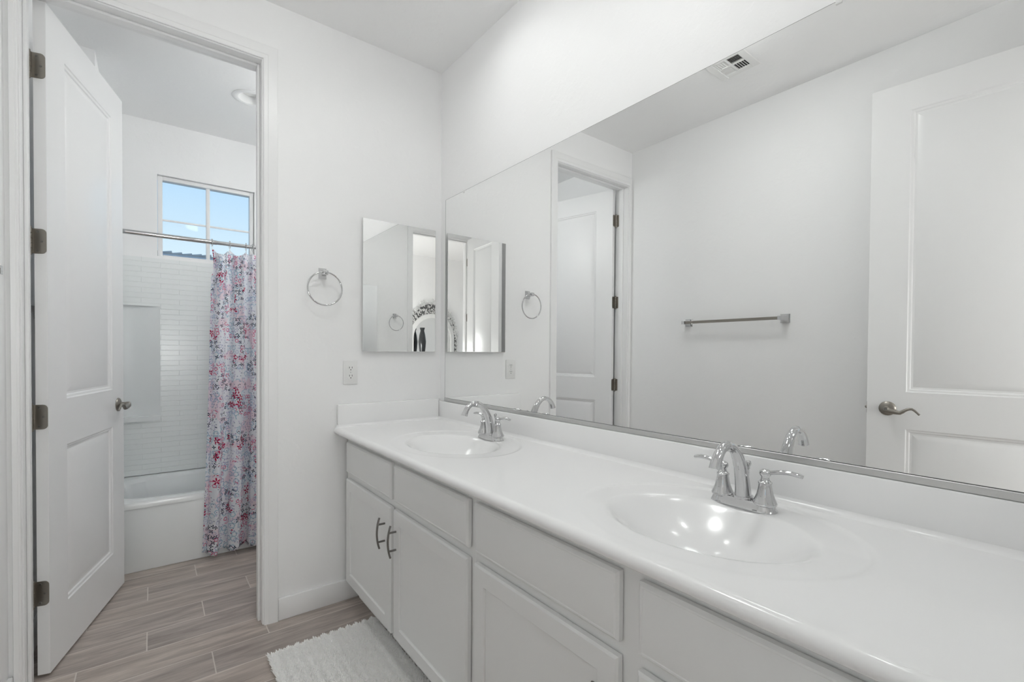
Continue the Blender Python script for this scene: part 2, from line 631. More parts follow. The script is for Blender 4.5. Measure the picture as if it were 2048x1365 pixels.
# ------------------------------------------------------------------ door frames (jamb, stop, casing)
def door_frame(name, xa, xb, y0, y1, stop_y, room_dir, cw_a, cw_b, both=True):
    """opening xa..xb (finished), wall y0..y1"""
    root = struct_empty(name, ((xa + xb) / 2, (y0 + y1) / 2, 0))
    org = tuple(root.location)
    e2 = 0.001
    b = nb()
    box(b, xa - JT, xa, y0 - e2, y1 + e2, 0, ZT + JT, 0.0015, 1)
    box(b, xb, xb + JT, y0 - e2, y1 + e2, 0, ZT + JT, 0.0015, 1)
    box(b, xa, xb, y0 - e2, y1 + e2, ZT, ZT + JT, 0.0015, 1)
    obj('jamb', b, 'trim', root, 35, org)
    b = nb()
    s0, s1 = stop_y
    box(b, xa, xa + 0.011, s0, s1, 0, ZT, 0.003, 2)
    box(b, xb - 0.011, xb, s0, s1, 0, ZT, 0.003, 2)
    box(b, xa + 0.011, xb - 0.011, s0, s1, ZT - 0.011, ZT, 0.003, 2)
    obj('door_stop', b, 'trim', root, 35, org)
    rv = 0.005
    sides = [(y0, -1)] + ([(y1, 1)] if both else [])
    for yy, sg in sides:
        b = nb()
        prof = [(0, 0), (0, .0085), (.05, .0100), (.30, .0112), (.33, .0128), (.42, .0134), (.94, .0155), (1, .0140), (1, 0)]
        rows_ = []
        for f_, t in prof:
            yy2 = yy + sg * t
            zz = ZT + rv + 0.057 * f_
            xl_, xr_ = xa - rv - cw_a * f_, xb + rv + cw_b * f_
            rows_.append([b.verts.new(v) for v in ((xl_, yy2, 0), (xl_, yy2, zz), (xr_, yy2, zz), (xr_, yy2, 0))])
        for A, B in zip(rows_[:-1], rows_[1:]):
            for j in range(3):
                b.faces.new((A[j], A[j + 1], B[j + 1], B[j]))
        obj('casing', b, 'trim', root, 20, org)
    return root


door_frame('trim_1', XH, XJ, D, D + TW, (D + 0.040, D + 0.078), -1, 0.020, 0.056)
door_frame('trim_2', XH, EX, YB - TW, YB, (YB - 0.078, YB - 0.040), 1, 0.020, 0.056)


# ------------------------------------------------------------------ baseboards
def baseboard(name, segs):
    b = nb()
    for x0, x1, y0, y1 in segs:
        box(b, x0, x1, y0, y1, 0, 0.098, 0.003, 2)
    return struct(name, b, 'trim')


BT = 0.013
baseboard('baseboard_far', [(XJ + 0.062, -0.455, D - BT, D - 0.0002)])
baseboard('baseboard_left', [(XL, XL + BT, 0.01, D - 0.016)])
baseboard('baseboard_near', [(EX + 0.062, -0.58, YB, YB + BT)])
baseboard('baseboard_tub', [(XL, XL + BT, D + TW + 0.016, 3.150), (XL, -1.475, 3.151, 3.164), (XJ + 0.066, 0.055, D + TW, D + TW + BT), (0.042, 0.055, D + TW + BT, 3.19)])
baseboard('baseboard_bedroom', [(BX0, BX1, BY, BY + BT), (BX0, XL - 0.05, YB - TW - BT, YB - TW), (EX + 0.07, BX1, YB - TW - BT, YB - TW)])


# ------------------------------------------------------------------ window in the tub room
def make_window(name, x0, x1, z0, z1, y, plane='y'):
    root = struct_empty(name, ((x0 + x1) / 2, y, z0))
    org = tuple(root.location)
    b = nb()
    fw = 0.026
    fb = 0.011
    ya, yb_ = y + 0.02, y + 0.075
    box(b, x0, x0 + fw, ya, yb_, z0, z1, 0.003)
    box(b, x1 - fw, x1, ya, yb_, z0, z1, 0.003)
    box(b, x0 + fw, x1 - fw, ya, yb_, z0, z0 + fb, 0.003)
    box(b, x0 + fw, x1 - fw, ya, yb_, z1 - fw, z1, 0.003)
    obj('window_frame', b, 'vinyl', root, 35, org)
    mx = (x0 + x1) / 2
    b = nb()
    box(b, mx - 0.011, mx + 0.011, y + 0.03, y + 0.062, z0 + fb, z1 - fw, 0.002)
    obj('meeting_stile', b, 'vinyl', root, 35, org)
    for a, c in ((x0 + fw, mx - 0.011), (mx + 0.011, x1 - fw)):
        b = nb()
        box(b, a, c, y + 0.045, y + 0.049, z0 + fb, z1 - fw)
        obj('pane', b, 'glass', root, 0, org)
        b = nb()
        zz = z0 + (z1 - z0) * 0.462
        box(b, a, c, y + 0.036, y + 0.044, zz - 0.006, zz + 0.006, 0.001)
        obj('grid_bar', b, 'vinyl', root, 35, org)
    return root


make_window('window_1', -1.216, -0.650, 1.824, 2.360, WY)

# bedroom window (lights the room behind the doorway)
root = struct_empty('window_2', (BX0 - 0.05, -1.2, 0.8))
b = nb()
for ya, yb_ in ((-1.95, -1.90), (-1.225, -1.175), (-0.50, -0.45)):
    box(b, BX0 - 0.08, BX0 - 0.03, ya, yb_, 0.8, 2.2, 0.003)
box(b, BX0 - 0.08, BX0 - 0.03, -1.90, -0.50, 0.8, 0.85, 0.003)
box(b, BX0 - 0.08, BX0 - 0.03, -1.90, -0.50, 2.15, 2.2, 0.003)
obj('window_frame', b, 'vinyl', root, 35, tuple(root.location))
for ya, yb_ in ((-1.90, -1.225), (-1.175, -0.50)):
    b = nb()
    box(b, BX0 - 0.058, BX0 - 0.054, ya, yb_, 0.85, 2.15)
    obj('pane', b, 'glass', root, 0, tuple(root.location))


def portal(name, loc, rot, sx_, sy_):
    l = bpy.data.lights.new(name, 'AREA')
    l.shape = 'RECTANGLE'
    l.size = sx_
    l.size_y = sy_
    l.cycles.is_portal = True
    o = bpy.data.objects.new(name, l)
    COL.objects.link(o)
    o.location = loc
    o.rotation_euler = rot
    return o


portal('window_portal', (-0.933, WY + 0.10, 2.09), (-PI / 2, 0, 0), 0.56, 0.53)
portal('bedroom_window_portal', (BX0 - 0.11, -1.2, 1.5), (0, -PI / 2, 0), 1.38, 1.48)


# ------------------------------------------------------------------ panel doors
def panel_face(bm, w, h, y, sg, panels):
    """moulded face at plane y, outward direction sg along y; panels = [(x0,x1,z0,z1)] sorted by z"""
    x0, x1 = panels[0][0], panels[0][1]
    zs = [0] + [q for p in panels for q in (p[2], p[3])] + [h]

    def quad(a, b_, c, d):
        vs = [bm.verts.new((px, y, pz)) for px, pz in ((a, c), (b_, c), (b_, d), (a, d))]
        bm.faces.new(vs)
    quad(0, x0, 0, h)
    quad(x1, w, 0, h)
    for i in range(0, len(zs), 2):
        quad(x0, x1, zs[i], zs[i + 1])
    for (a, b_, c, d) in panels:
        loops = [(0, 0), (0.004, -0.004), (0.012, -0.006), (0.016, -0.0110), (0.024, -0.0115), (0.048, -0.0035)]
        prev = None
        for off, dep in loops:
            yy = y + sg * dep
            vs = [bm.verts.new(q) for q in ((a + off, yy, c + off), (b_ - off, yy, c + off), (b_ - off, yy, d - off), (a + off, yy, d - off))]
            if prev:
                for i in range(4):
                    bm.faces.new((prev[i], prev[(i + 1) % 4], vs[(i + 1) % 4], vs[i]))
            prev = vs
        bm.faces.new(prev)


def hinge_parts(parent, z):
    """leaf on the door's hinge edge (local x = 0), knuckle at the local +y corner"""
    b = nb()
    prism(b, rrect(0.040, 0.089, 0.014, 6, -0.014, z, (0, 1, 1, 0)), -0.0022, -0.0002, 'x')
    leaf = obj('hinge', b, 'nickel', parent)
    b = nb()
    for (yy, zz) in ((-0.010, z + 0.034), (-0.022, z), (-0.010, z - 0.034)):
        lathe(b, [(0.0, -0.0036), (0.0035, -0.0034), (0.0042, -0.0022)], (0, yy, zz), 'x', 14)
    obj('screw', b, 'pull', leaf)
    b = nb()
    for i in range(5):
        zc = z - 0.0445 + 0.0178 * i
        lathe(b, [(0.0055, zc + 0.0006), (0.0062, zc + 0.0014), (0.0062, zc + 0.0165), (0.0055, zc + 0.0174)], (-0.0085, 0.0085, 0), 'z', 14)
    lathe(b, [(0.003, z - 0.052), (0.006, z - 0.049), (0.006, z - 0.0445)], (-0.0085, 0.0085, 0), 'z', 14)
    lathe(b, [(0.006, z + 0.0445), (0.006, z + 0.049), (0.003, z + 0.052)], (-0.0085, 0.0085, 0), 'z', 14)
    box(b, -0.0065, -0.001, 0.002, 0.0075, z - 0.044, z + 0.044)
    obj('knuckle', b, 'nickel', leaf)
    return leaf


def lever(parent, x, z, w, side, keyed=False, T=0.035):
    """lever set on both door faces; lever points to local -x (the hinge side)"""
    for sg, y in ((-1, -T), (1, 0.0)):
        b = nb()
        lathe(b, [(0.033, 0), (0.033, 0.002), (0.030, 0.006), (0.020, 0.0105), (0.0125, 0.012), (0.0115, 0.030), (0.013, 0.034), (0.013, 0.046), (0.010, 0.049), (0, 0.0495)], (0, 0, 0), 'y', 32)
        if sg < 0:
            bmesh.ops.scale(b, vec=(1, -1, 1), verts=b.verts)
        bmesh.ops.translate(b, verts=b.verts, vec=(x, y, z))
        h = obj('door_handle', b, 'nickel', parent)
        b = nb()
        pts, rad = [], []
        for i in range(15):
            t = i / 14
            px = x - 0.118 * t
            pz = z - 0.004 - 0.010 * math.sin(t * PI * 0.9) + 0.020 * max(0, math.sin((t - 0.45) * PI / 0.55)) * (t > 0.45) - 0.010 * max(0, t - 0.8) * 5
            pts.append((px, y + sg * (0.040 + 0.004 * math.sin(t * PI)), pz))
            rad.append((0.0105 * (1 - t) ** 1.6 + 0.0042, 0.0085 * (1 - t) + 0.0036))
        tube(b, pts, rad, 14, flat=(0, 0, 1))
        obj('lever', b, 'nickel', h)
        if keyed and sg < 0:
            b = nb()
            lathe(b, [(0.0065, 0), (0.0065, 0.002), (0.0, 0.0025)], (0, 0, 0), 'y', 20)
            bmesh.ops.scale(b, vec=(1, -1, 1), verts=b.verts)
            bmesh.ops.translate(b, verts=b.verts, vec=(x, y - 0.0495, z))
            obj('key_cylinder', b, 'pull', h)


def make_door(name, loc, rz, w, p_low, p_up, stile, lx, lz, keyed):
    T = 0.035
    h = 2.430
    root = struct_empty(name, loc, rz)
    b = nb()
    panels = [(stile, w - stile, p_low[0], p_low[1]), (stile, w - stile, p_up[0], p_up[1])]
    panel_face(b, w, h, -T, -1, panels)
    panel_face(b, w, h, 0, 1, panels)
    for q in (((0, -T, 0), (0, 0, 0), (0, 0, h), (0, -T, h)), ((w, -T, 0), (w, 0, 0), (w, 0, h), (w, -T, h)),
              ((0, -T, 0), (w, -T, 0), (w, 0, 0), (0, 0, 0)), ((0, -T, h), (w, -T, h), (w, 0, h), (0, 0, h))):
        b.faces.new([b.verts.new(v) for v in q])
    bmesh.ops.remove_doubles(b, verts=b.verts, dist=0.0001)
    obj('door_leaf', b, 'door', root, 20)
    for z in (2.198, 1.573, 0.940, 0.298):
        hinge_parts(root, z)
    lever(root, lx, lz, w, -1, keyed)
    # latch plate on the free edge
    b = nb()
    prism(b, rrect(0.025, 0.057, 0.006, 4, -T / 2, lz), w + 0.0003, w + 0.0018, 'x')
    lathe(b, [(0.007, 0), (0.007, 0.004), (0.004, 0.008)], (w + 0.0018, -T / 2, lz), 'x', 12)
    obj('latch', b, 'nickel', root)
    return root


ang1 = math.atan2(0.706, 0.184)
make_door('door_1', (-1.582, 2.3745, 0.012), ang1, 0.728, (0.203, 0.815), (0.994, 2.29), 0.138, 0.655, 0.915, False)
ang2 = math.atan2(0.995, 0.0956)
make_door('door_2', (-1.583, 0.048, 0.012), ang2, 0.690, (0.203, 0.845), (1.015, 2.30), 0.143, 0.612, 0.935, True)
# hinge leaves on the jamb of the tub-room door and of the entrance door
for ri, (xx, y0_, sgn) in enumerate(((XH, D + TW, 1), (XH, YB, 1))):
    rt = bpy.data.objects['trim_1' if ri == 0 else 'trim_2']
    for z in (2.210, 1.585, 0.952, 0.310):
        b = nb()
        prism(b, rrect(0.036, 0.089, 0.013, 6, y0_ - 0.018, z, (0, 1, 1, 0)), xx, xx + 0.002, 'x')
        obj('hinge_leaf', b, 'nickel', rt, 35, tuple(rt.location))
b = nb()
prism(b, rrect(0.028, 0.06, 0.005, 4, D + 0.095, 0.93), XJ - 0.0015, XJ + 0.0, 'x')
rt = bpy.data.objects['trim_1']
obj('strike_plate', b, 'nickel', rt, 35, tuple(rt.location))


# ------------------------------------------------------------------ recessed ceiling lamps
def make_can(x, y, label, on):
    t = thing('recessed_light', label, 'ceiling light', (x, y, H), 0, 'recessed ceiling lights')
    b = nb()
    seg = 40
    prof = [(0.098, -0.0005), (0.098, -0.003), (0.092, -0.006), (0.075, -0.0065), (0.068, -0.003), (0.0675, 0.0), (0.0665, 0.0)]
    rings = []
    for r, z in prof:
        rings.append([b.verts.new((r * math.cos(2 * PI * j / seg), r * math.sin(2 * PI * j / seg), z)) for j in range(seg)])
    for A, B in zip(rings[:-1], rings[1:]):
        for j in range(seg):
            b.faces.new((A[j], A[(j + 1) % seg], B[(j + 1) % seg], B[j]))
    obj('trim_ring', b, 'trim', t, 40)
    b = nb()
    rings = []
    for r, z in [(0.067, 0.0), (0.064, 0.02), (0.060, 0.045), (0.058, 0.07), (0.058, 0.11)]:
        rings.append([b.verts.new((r * math.cos(2 * PI * j / seg), r * math.sin(2 * PI * j / seg), z)) for j in range(seg)])
    for A, B in zip(rings[:-1], rings[1:]):
        for j in range(seg):
            b.faces.new((A[j], A[(j + 1) % seg], B[(j + 1) % seg], B[j]))
    b.faces.new(rings[-1])
    obj('housing', b, 'trim', t, 40)
    b = nb()
    lathe(b, [(0.0, 0.034), (0.052, 0.036), (0.0575, 0.042), (0.0575, 0.048)], (0, 0, 0), 'z', 32)
    obj('lens', b, 'lens_on' if on else 'lens_off', t, 40)
    return t


for i, (x, y) in enumerate(CANS):
    on = i < 2
    t = make_can(x, y, ['recessed ceiling light above the sink by the far wall', 'recessed ceiling light above the nearer sink',
                        'white recessed ceiling light over the bathtub'][i], on)
    if on:
        l = bpy.data.lights.new('lamp', 'AREA')
        l.shape = 'DISK'
        l.size = 0.105
        l.energy = (CAN0_W, CAN1_W)[i]
        l.color = (0.98, 1.0, 0.985)
        lo = bpy.data.objects.new('lamp', l)
        COL.objects.link(lo)
        lo.parent = t
        lo.location = (0, 0, 0.030)


# unseen fill lamps, added to brighten the rooms
def fill_dome(name, label, loc, watts, col=(0.98, 1.0, 0.985), r=0.15):
    t = thing(name, label, 'ceiling light', loc)
    b = nb()
    lathe(b, [(r + 0.01, 0), (r + 0.01, -0.02), (r, -0.025), (r * 0.5, -0.025)], (0, 0, 0), 'z', 32)
    obj('base', b, 'trim', t)
    b = nb()
    lathe(b, [(r, -0.0255), (r * 0.95, -0.045), (r * 0.75, -0.065), (r * 0.4, -0.078), (0, -0.082)], (0, 0, 0), 'z', 32)
    m = emission('fill_dome_glow', col, watts / (PI * PI * r * r) / 1.15)
    obj('glass_dome', b, m, t)
    return t


def fill_globe(name, label, loc, r, watts, drop):
    """added fill lamp, a frosted globe on a stem; drop > 0 hangs from loc, drop < 0 stands on the floor"""
    t = thing(name, label, 'ceiling light' if drop > 0 else 'floor lamp', loc)
    zc = -drop
    b = nb()
    if drop > 0:
        lathe(b, [(0.06, 0), (0.06, -0.012), (0.02, -0.022), (0.008, -0.026), (0.008, zc + r * 0.9)], (0, 0, 0), 'z', 24)
        obj('stem', b, 'nickel', t)
    else:
        lathe(b, [(0.15, 0), (0.15, 0.012), (0.03, 0.03), (0.012, 0.05), (0.012, zc - r * 0.9)], (0, 0, 0), 'z', 32)
        obj('stand', b, 'nickel', t)
    b = nb()
    lathe(b, [(r * math.sin(PI * i / 16), zc + r * math.cos(PI * i / 16)) for i in range(17)], (0, 0, 0), 'z', 32)
    obj('glass_globe', b, emission('fill_globe_glow', (0.98, 1.0, 0.985), watts / (4 * PI * PI * r * r)), t, 80)
    return t


fill_dome('fill_dome_light', 'added unseen frosted dome, fill light over the middle of the bathroom floor', (-0.78, 1.15, H), BATH_FILL_W, r=0.15)  # invented dome, fill for floor, lower walls and drawer fronts
fill_dome('fill_dome_light', 'added unseen frosted dome, fill light in the bedroom behind the entrance', (-0.45, -1.2, H), BED_FILL_W, r=0.2)  # invented lamp, weak fill for the bedroom
fill_globe('fill_pendant', 'added unseen frosted globe pendant, fill light for the tub room', (-0.20, 2.80, H), 0.11, TOILET_FILL_W, 0.32)  # invented pendant that brightens the tub room and its ceiling
fill_globe('fill_floor_lamp', 'added unseen floor lamp with frosted globe, fill light from the bedroom', (-1.12, -1.45, 0), 0.16, LAMP_FILL_W, -1.15)  # invented lamp, sends fill through the doorway into the bathroom


# ------------------------------------------------------------------ ceiling vent
t = thing('ceiling_vent', 'white square ceiling air register with four slatted quadrants, reflected in the mirror top edge', 'air vent', (VX, VY, H))
b = nb()
q, g, hp = 0.060, 0.005, 0.102
zb, zt = -0.006, -0.0005
box(b, -hp, hp, q + g, hp, zb, zt, 0.002, 1)
box(b, -hp, hp, -hp, -q - g, zb, zt, 0.002, 1)
box(b, -hp, -q - g, -q - g, q + g, zb, zt, 0.002, 1)
box(b, q + g, hp, -q - g, q + g, zb, zt, 0.002, 1)
box(b, -g, g, -q - g, q + g, zb, zt)
box(b, -q - g, -g, -g, g, zb, zt)
box(b, g, q + g, -g, g, zb, zt)
obj('face_plate', b, 'plastic', t)
for (sx_, sy_, dx, dy) in ((1, -1, 1, 0), (-1, -1, 0, -1), (1, 1, 0, 1), (-1, 1, -1, 0)):
    cx, cy = sx_ * (g + q / 2), sy_ * (g + q / 2)
    b = nb()
    for i in range(6):
        off = -q / 2 + q * i / 5.0
        # blade leans so that air leaves towards (dx, dy)
        p0 = (off + 0.0055, -0.0045)
        p1 = (off - 0.0060, 0.0035)
        th = 0.0007
        poly = [(p0[0] - th, p0[1]), (p0[0] + th, p0[1]), (p1[0] + th, p1[1]), (p1[0] - th, p1[1])]
        if i in (0,):
            poly = [(max(-q / 2, a), c) for a, c in poly]
        vs_lo, vs_hi = [], []
        for a, c in poly:
            a = max(-q / 2 + 0.0001, min(q / 2 - 0.0001, a))
            if dx:
                vs_lo.append(b.verts.new((cx + dx * a, cy - q / 2, c)))
                vs_hi.append(b.verts.new((cx + dx * a, cy + q / 2, c)))
            else:
                vs_lo.append(b.verts.new((cx - q / 2, cy + dy * a, c)))
                vs_hi.append(b.verts.new((cx + q / 2, cy + dy * a, c)))
        for j in range(4):
            b.faces.new((vs_lo[j], vs_lo[(j + 1) % 4], vs_hi[(j + 1) % 4], vs_hi[j]))
        b.faces.new(vs_lo[::-1])
        b.faces.new(vs_hi)
    obj('louver', b, 'plastic', t, 0)
b = nb()
for z0_, z1_, x0_, x1_, y0_, y1_ in ((0.012, 0.16, -0.076, -0.074, -0.076, 0.076), (0.012, 0.16, 0.074, 0.076, -0.076, 0.076), (0.012, 0.16, -0.074, 0.074, -0.076, -0.074),
                                     (0.012, 0.16, -0.074, 0.074, 0.074, 0.076), (0.16, 0.162, -0.076, 0.076, -0.076, 0.076)):
    box(b, x0_, x1_, y0_, y1_, 0.001 if z1_ < 0.161 and z0_ < 0.1 else z0_, z1_)
obj('duct', b, 'black', t, 0)

# ================================================================== VANITY
VY0, VY1 = 0.0, 2.246     # counter run
# cabinets: face at x = -.51, doors/drawer fronts to -.53
bays = [(1.690, 2.205), (1.142, 1.662), (0.590, 1.106), (0.025, 0.543)]


def pull(parent, y, zc):
    # arched bar, two posts
    b = nb()
    pts, rad = [], []
    for i in range(13):
        s = -1 + 2 * i / 12
        pts.append((-0.562 + 0.010 * s * s, y, zc + 0.060 * s))
        rad.append((0.0052 - 0.0012 * abs(s), 0.0038))
    tube(b, pts, rad, 10, flat=(0, 1, 0))
    h = obj('pull_handle', b, 'pull', parent)
    for s in (-1, 1):
        b = nb()
        tube(b, [(-0.530, y, zc + s * 0.034), (-0.561, y, zc + s * 0.034)], 0.0038, 12)
        obj('post', b, 'pull', h)
    return h


def make_cabinet(label, bb, y0, y1, pz=0.490, py=0.052):
    bb = sorted(bb)
    t = thing('vanity_cabinet', label, 'cabinet', (0, 0, 0), 0, 'vanity base cabinets')
    zb, zt = 0.100, CT - 0.033
    b = nb()
    # carcass sides, bottom, back
    box(b, -0.490, -0.02, y0, y0 + 0.016, zb, zt)
    box(b, -0.490, -0.02, y1 - 0.016, y1, zb, zt)
    box(b, -0.490, -0.02, y0 + 0.016, y1 - 0.016, zb, zb + 0.016)
    box(b, -0.035, -0.02, y0 + 0.016, y1 - 0.016, zb + 0.016, zt)
    obj('carcass', b, 'cabinet', t, 0)
    b = nb()
    # face frame
    ys = [y0] + [v for q in bb for v in (q[0] + 0.012, q[1] - 0.012)] + [y1]
    for i in range(0, len(ys), 2):
        box(b, -0.510, -0.490, ys[i], ys[i + 1], zb, zt)
    for q in bb:
        for za, zc in ((zb, 0.125), (0.590, 0.640), (0.760, zt)):
            box(b, -0.510, -0.490, q[0] + 0.012, q[1] - 0.012, za, zc)
    obj('face_frame', b, 'cabinet', t, 0)
    b = nb()
    box(b, -0.455, -0.440, y0, y1, 0.0, zb)
    obj('toe_kick', b, 'cabinet', t, 0)
    for i, q in enumerate(bb):
        # drawer front: slab with stepped chamfer
        b = nb()
        a, c, z0_, z1_ = q[0], q[1], 0.629, 0.770
        loops = [(-0.5128, 0.0), (-0.524, 0.0), (-0.5295, 0.006), (-0.5300, 0.0095), (-0.5285, 0.011), (-0.5290, 0.0125)]
        prev = None
        first = None
        for xx, off in loops:
            vs = [b.verts.new((xx, yy, zz)) for yy, zz in ((a + off, z0_ + off), (c - off, z0_ + off), (c - off, z1_ - off), (a + off, z1_ - off))]
            if prev:
                for j in range(4):
                    b.faces.new((prev[j], prev[(j + 1) % 4], vs[(j + 1) % 4], vs[j]))
            else:
                first = vs
            prev = vs
        b.faces.new(prev)
        b.faces.new(first[::-1])
        obj('drawer_front', b, 'cabinet', t, 20)
        # door with recessed panel
        b = nb()
        z0_, z1_ = 0.112, 0.599
        loops = [(-0.5128, 0.0), (-0.525, 0.0), (-0.5300, 0.005), (-0.5300, 0.050), (-0.5270, 0.053), (-0.5235, 0.0535)]
        prev = None
        for xx, off in loops:
            vs = [b.verts.new((xx, yy, zz)) for yy, zz in ((a + off, z0_ + off), (c - off, z0_ + off), (c - off, z1_ - off), (a + off, z1_ - off))]
            if prev:
                for j in range(4):
                    b.faces.new((prev[j], prev[(j + 1) % 4], vs[(j + 1) % 4], vs[j]))
            else:
                first = vs
            prev = vs
        b.faces.new(prev)
        b.faces.new(first[::-1])
        d = obj('cabinet_door', b, 'cabinet', t, 20)
        # pair of doors: bay 0 opens by its low-y edge, bay 1 by its high-y edge
        y_p = (q[1] - 0.026) if i == 0 else (q[0] + py)
        pull(d, y_p, pz)
    return t


make_cabinet('grey vanity cabinet under the far sink, two shaker doors with dark pulls showing', [bays[0], bays[1]][:2], 1.124, 2.236)
make_cabinet('grey vanity cabinet under the nearer sink, drawer fronts cut by the photo bottom', [bays[2], bays[3]][:2], 0.004, 1.1235, 0.478, 0.042)


# ---- countertop with two integral oval basins
def bowl(x, y, cy):
    cx = -0.305
    # wide shallow ring
    ro = math.sqrt(((x + 0.29) / 0.235) ** 2 + ((y - cy) / 0.295) ** 2)
    d = 0.0
    if ro < 1.03:
        t_ = min(1, max(0, (1.03 - ro) / 0.045))
        fr = min(1, max(0.15, (x + 0.42) / 0.18))
        d += 0.0032 * fr * t_ * t_ * (3 - 2 * t_)
        if ro < 1:
            d += 0.004 * (1 - ro)
    r = math.sqrt(((x - cx) / 0.162) ** 2 + ((y - cy) / 0.215) ** 2)
    if r < 1.12:
        q_ = max(0.0, 1 - (r / 1.06) ** 2.1)
        dd = 0.112 * q_
        e_ = 0.016
        d += math.sqrt(dd * dd + e_ * e_) - e_
    return d


cyl = (1.612, 0.548)
b = nb()
nx, ny = 96, 440
XF = -0.571
xs = [-0.002, -0.0205] + [-0.0205 - 0.0165 * (i / 10) ** 1.5 for i in range(1, 11)]
xs += [xs[-1] + (XF + 0.016 - xs[-1]) * i / 90 for i in range(1, 91)]
nx = len(xs) - 1
YE = VY1 - 0.0075
ys = [VY0 + (YE - 0.0165 - VY0) * j / 430 for j in range(431)] + [YE - 0.0165 * (1 - (j / 10)) ** 1.5 for j in range(1, 11)] + [VY1 + 0.010]
ny = len(ys) - 1
rows = []
for x in xs:
    rw = []
    for y in ys:
        d = bowl(x, y, cyl[0]) if y > 1.08 else bowl(x, y, cyl[1])
        # small cove where the deck meets the splashes
        cv = 0.0
        RC = 0.016
        for s in (-0.020 - x, (VY1 - 0.007) - y):
            if s < RC:
                s = max(0.0, s)
                cv = max(cv, RC - math.sqrt(max(0, RC * RC - (RC - s) ** 2)))
        rw.append(b.verts.new((x, y, CT - d + cv)))
    rows.append(rw)
# bullnose front
R = 0.016
for k_ in range(1, 9):
    a = PI * k_ / 8
    x = XF + R - R * math.sin(a)
    z = CT - R + R * math.cos(a)
    rows.append([b.verts.new((x, y, z)) for y in ys])
for x in (-0.30, -0.002):
    rows.append([b.verts.new((x, y, CT - 2 * R)) for y in ys])
for A, B in zip(rows[:-1], rows[1:]):
    for j in range(ny):
        if A is rows[-2] or A is rows[-3]:
            continue
        b.faces.new((A[j], A[j + 1], B[j + 1], B[j]))
t = thing('vanity_countertop', 'long white cultured marble vanity countertop with two molded oval basins', 'countertop', (0, 0, 0))
# end caps
for j in (0, ny):
    fr_ = [rw[j] for rw in rows[nx:nx + 9]]
    vz = b.verts.new((-0.49, ys[j], CT - 2 * R))
    b.faces.new(fr_ + [vz])
obj('counter_slab', b, 'marble', t, 50)
b = nb()
box(b, XF + R, -0.49, VY0, VY1, CT - 2 * R - 0.0005, CT - 2 * R + 0.0)
obj('underside', b, 'marble', t, 0)
b = nb()
box(b, -0.020, -0.001, VY0, VY1, CT - 0.004, CT + 0.097, 0.003, 2)
obj('back_splash', b, 'marble', t)
b = nb()
box(b, -0.556, -0.0205, VY1 - 0.020 + 0.013, VY1 + 0.013, CT - 0.004, CT + 0.108, 0.003, 2)
obj('side_splash', b, 'marble', t)
for cy in cyl:
    b = nb()
    lathe(b, [(0.026, 0.0), (0.026, 0.003), (0.020, 0.0045), (0.017, 0.001), (0, 0.001)], (-0.305, cy, CT - bowl(-0.305, cy, cy) - 0.0005), 'z', 24)
    obj('drain', b, 'chrome', t)


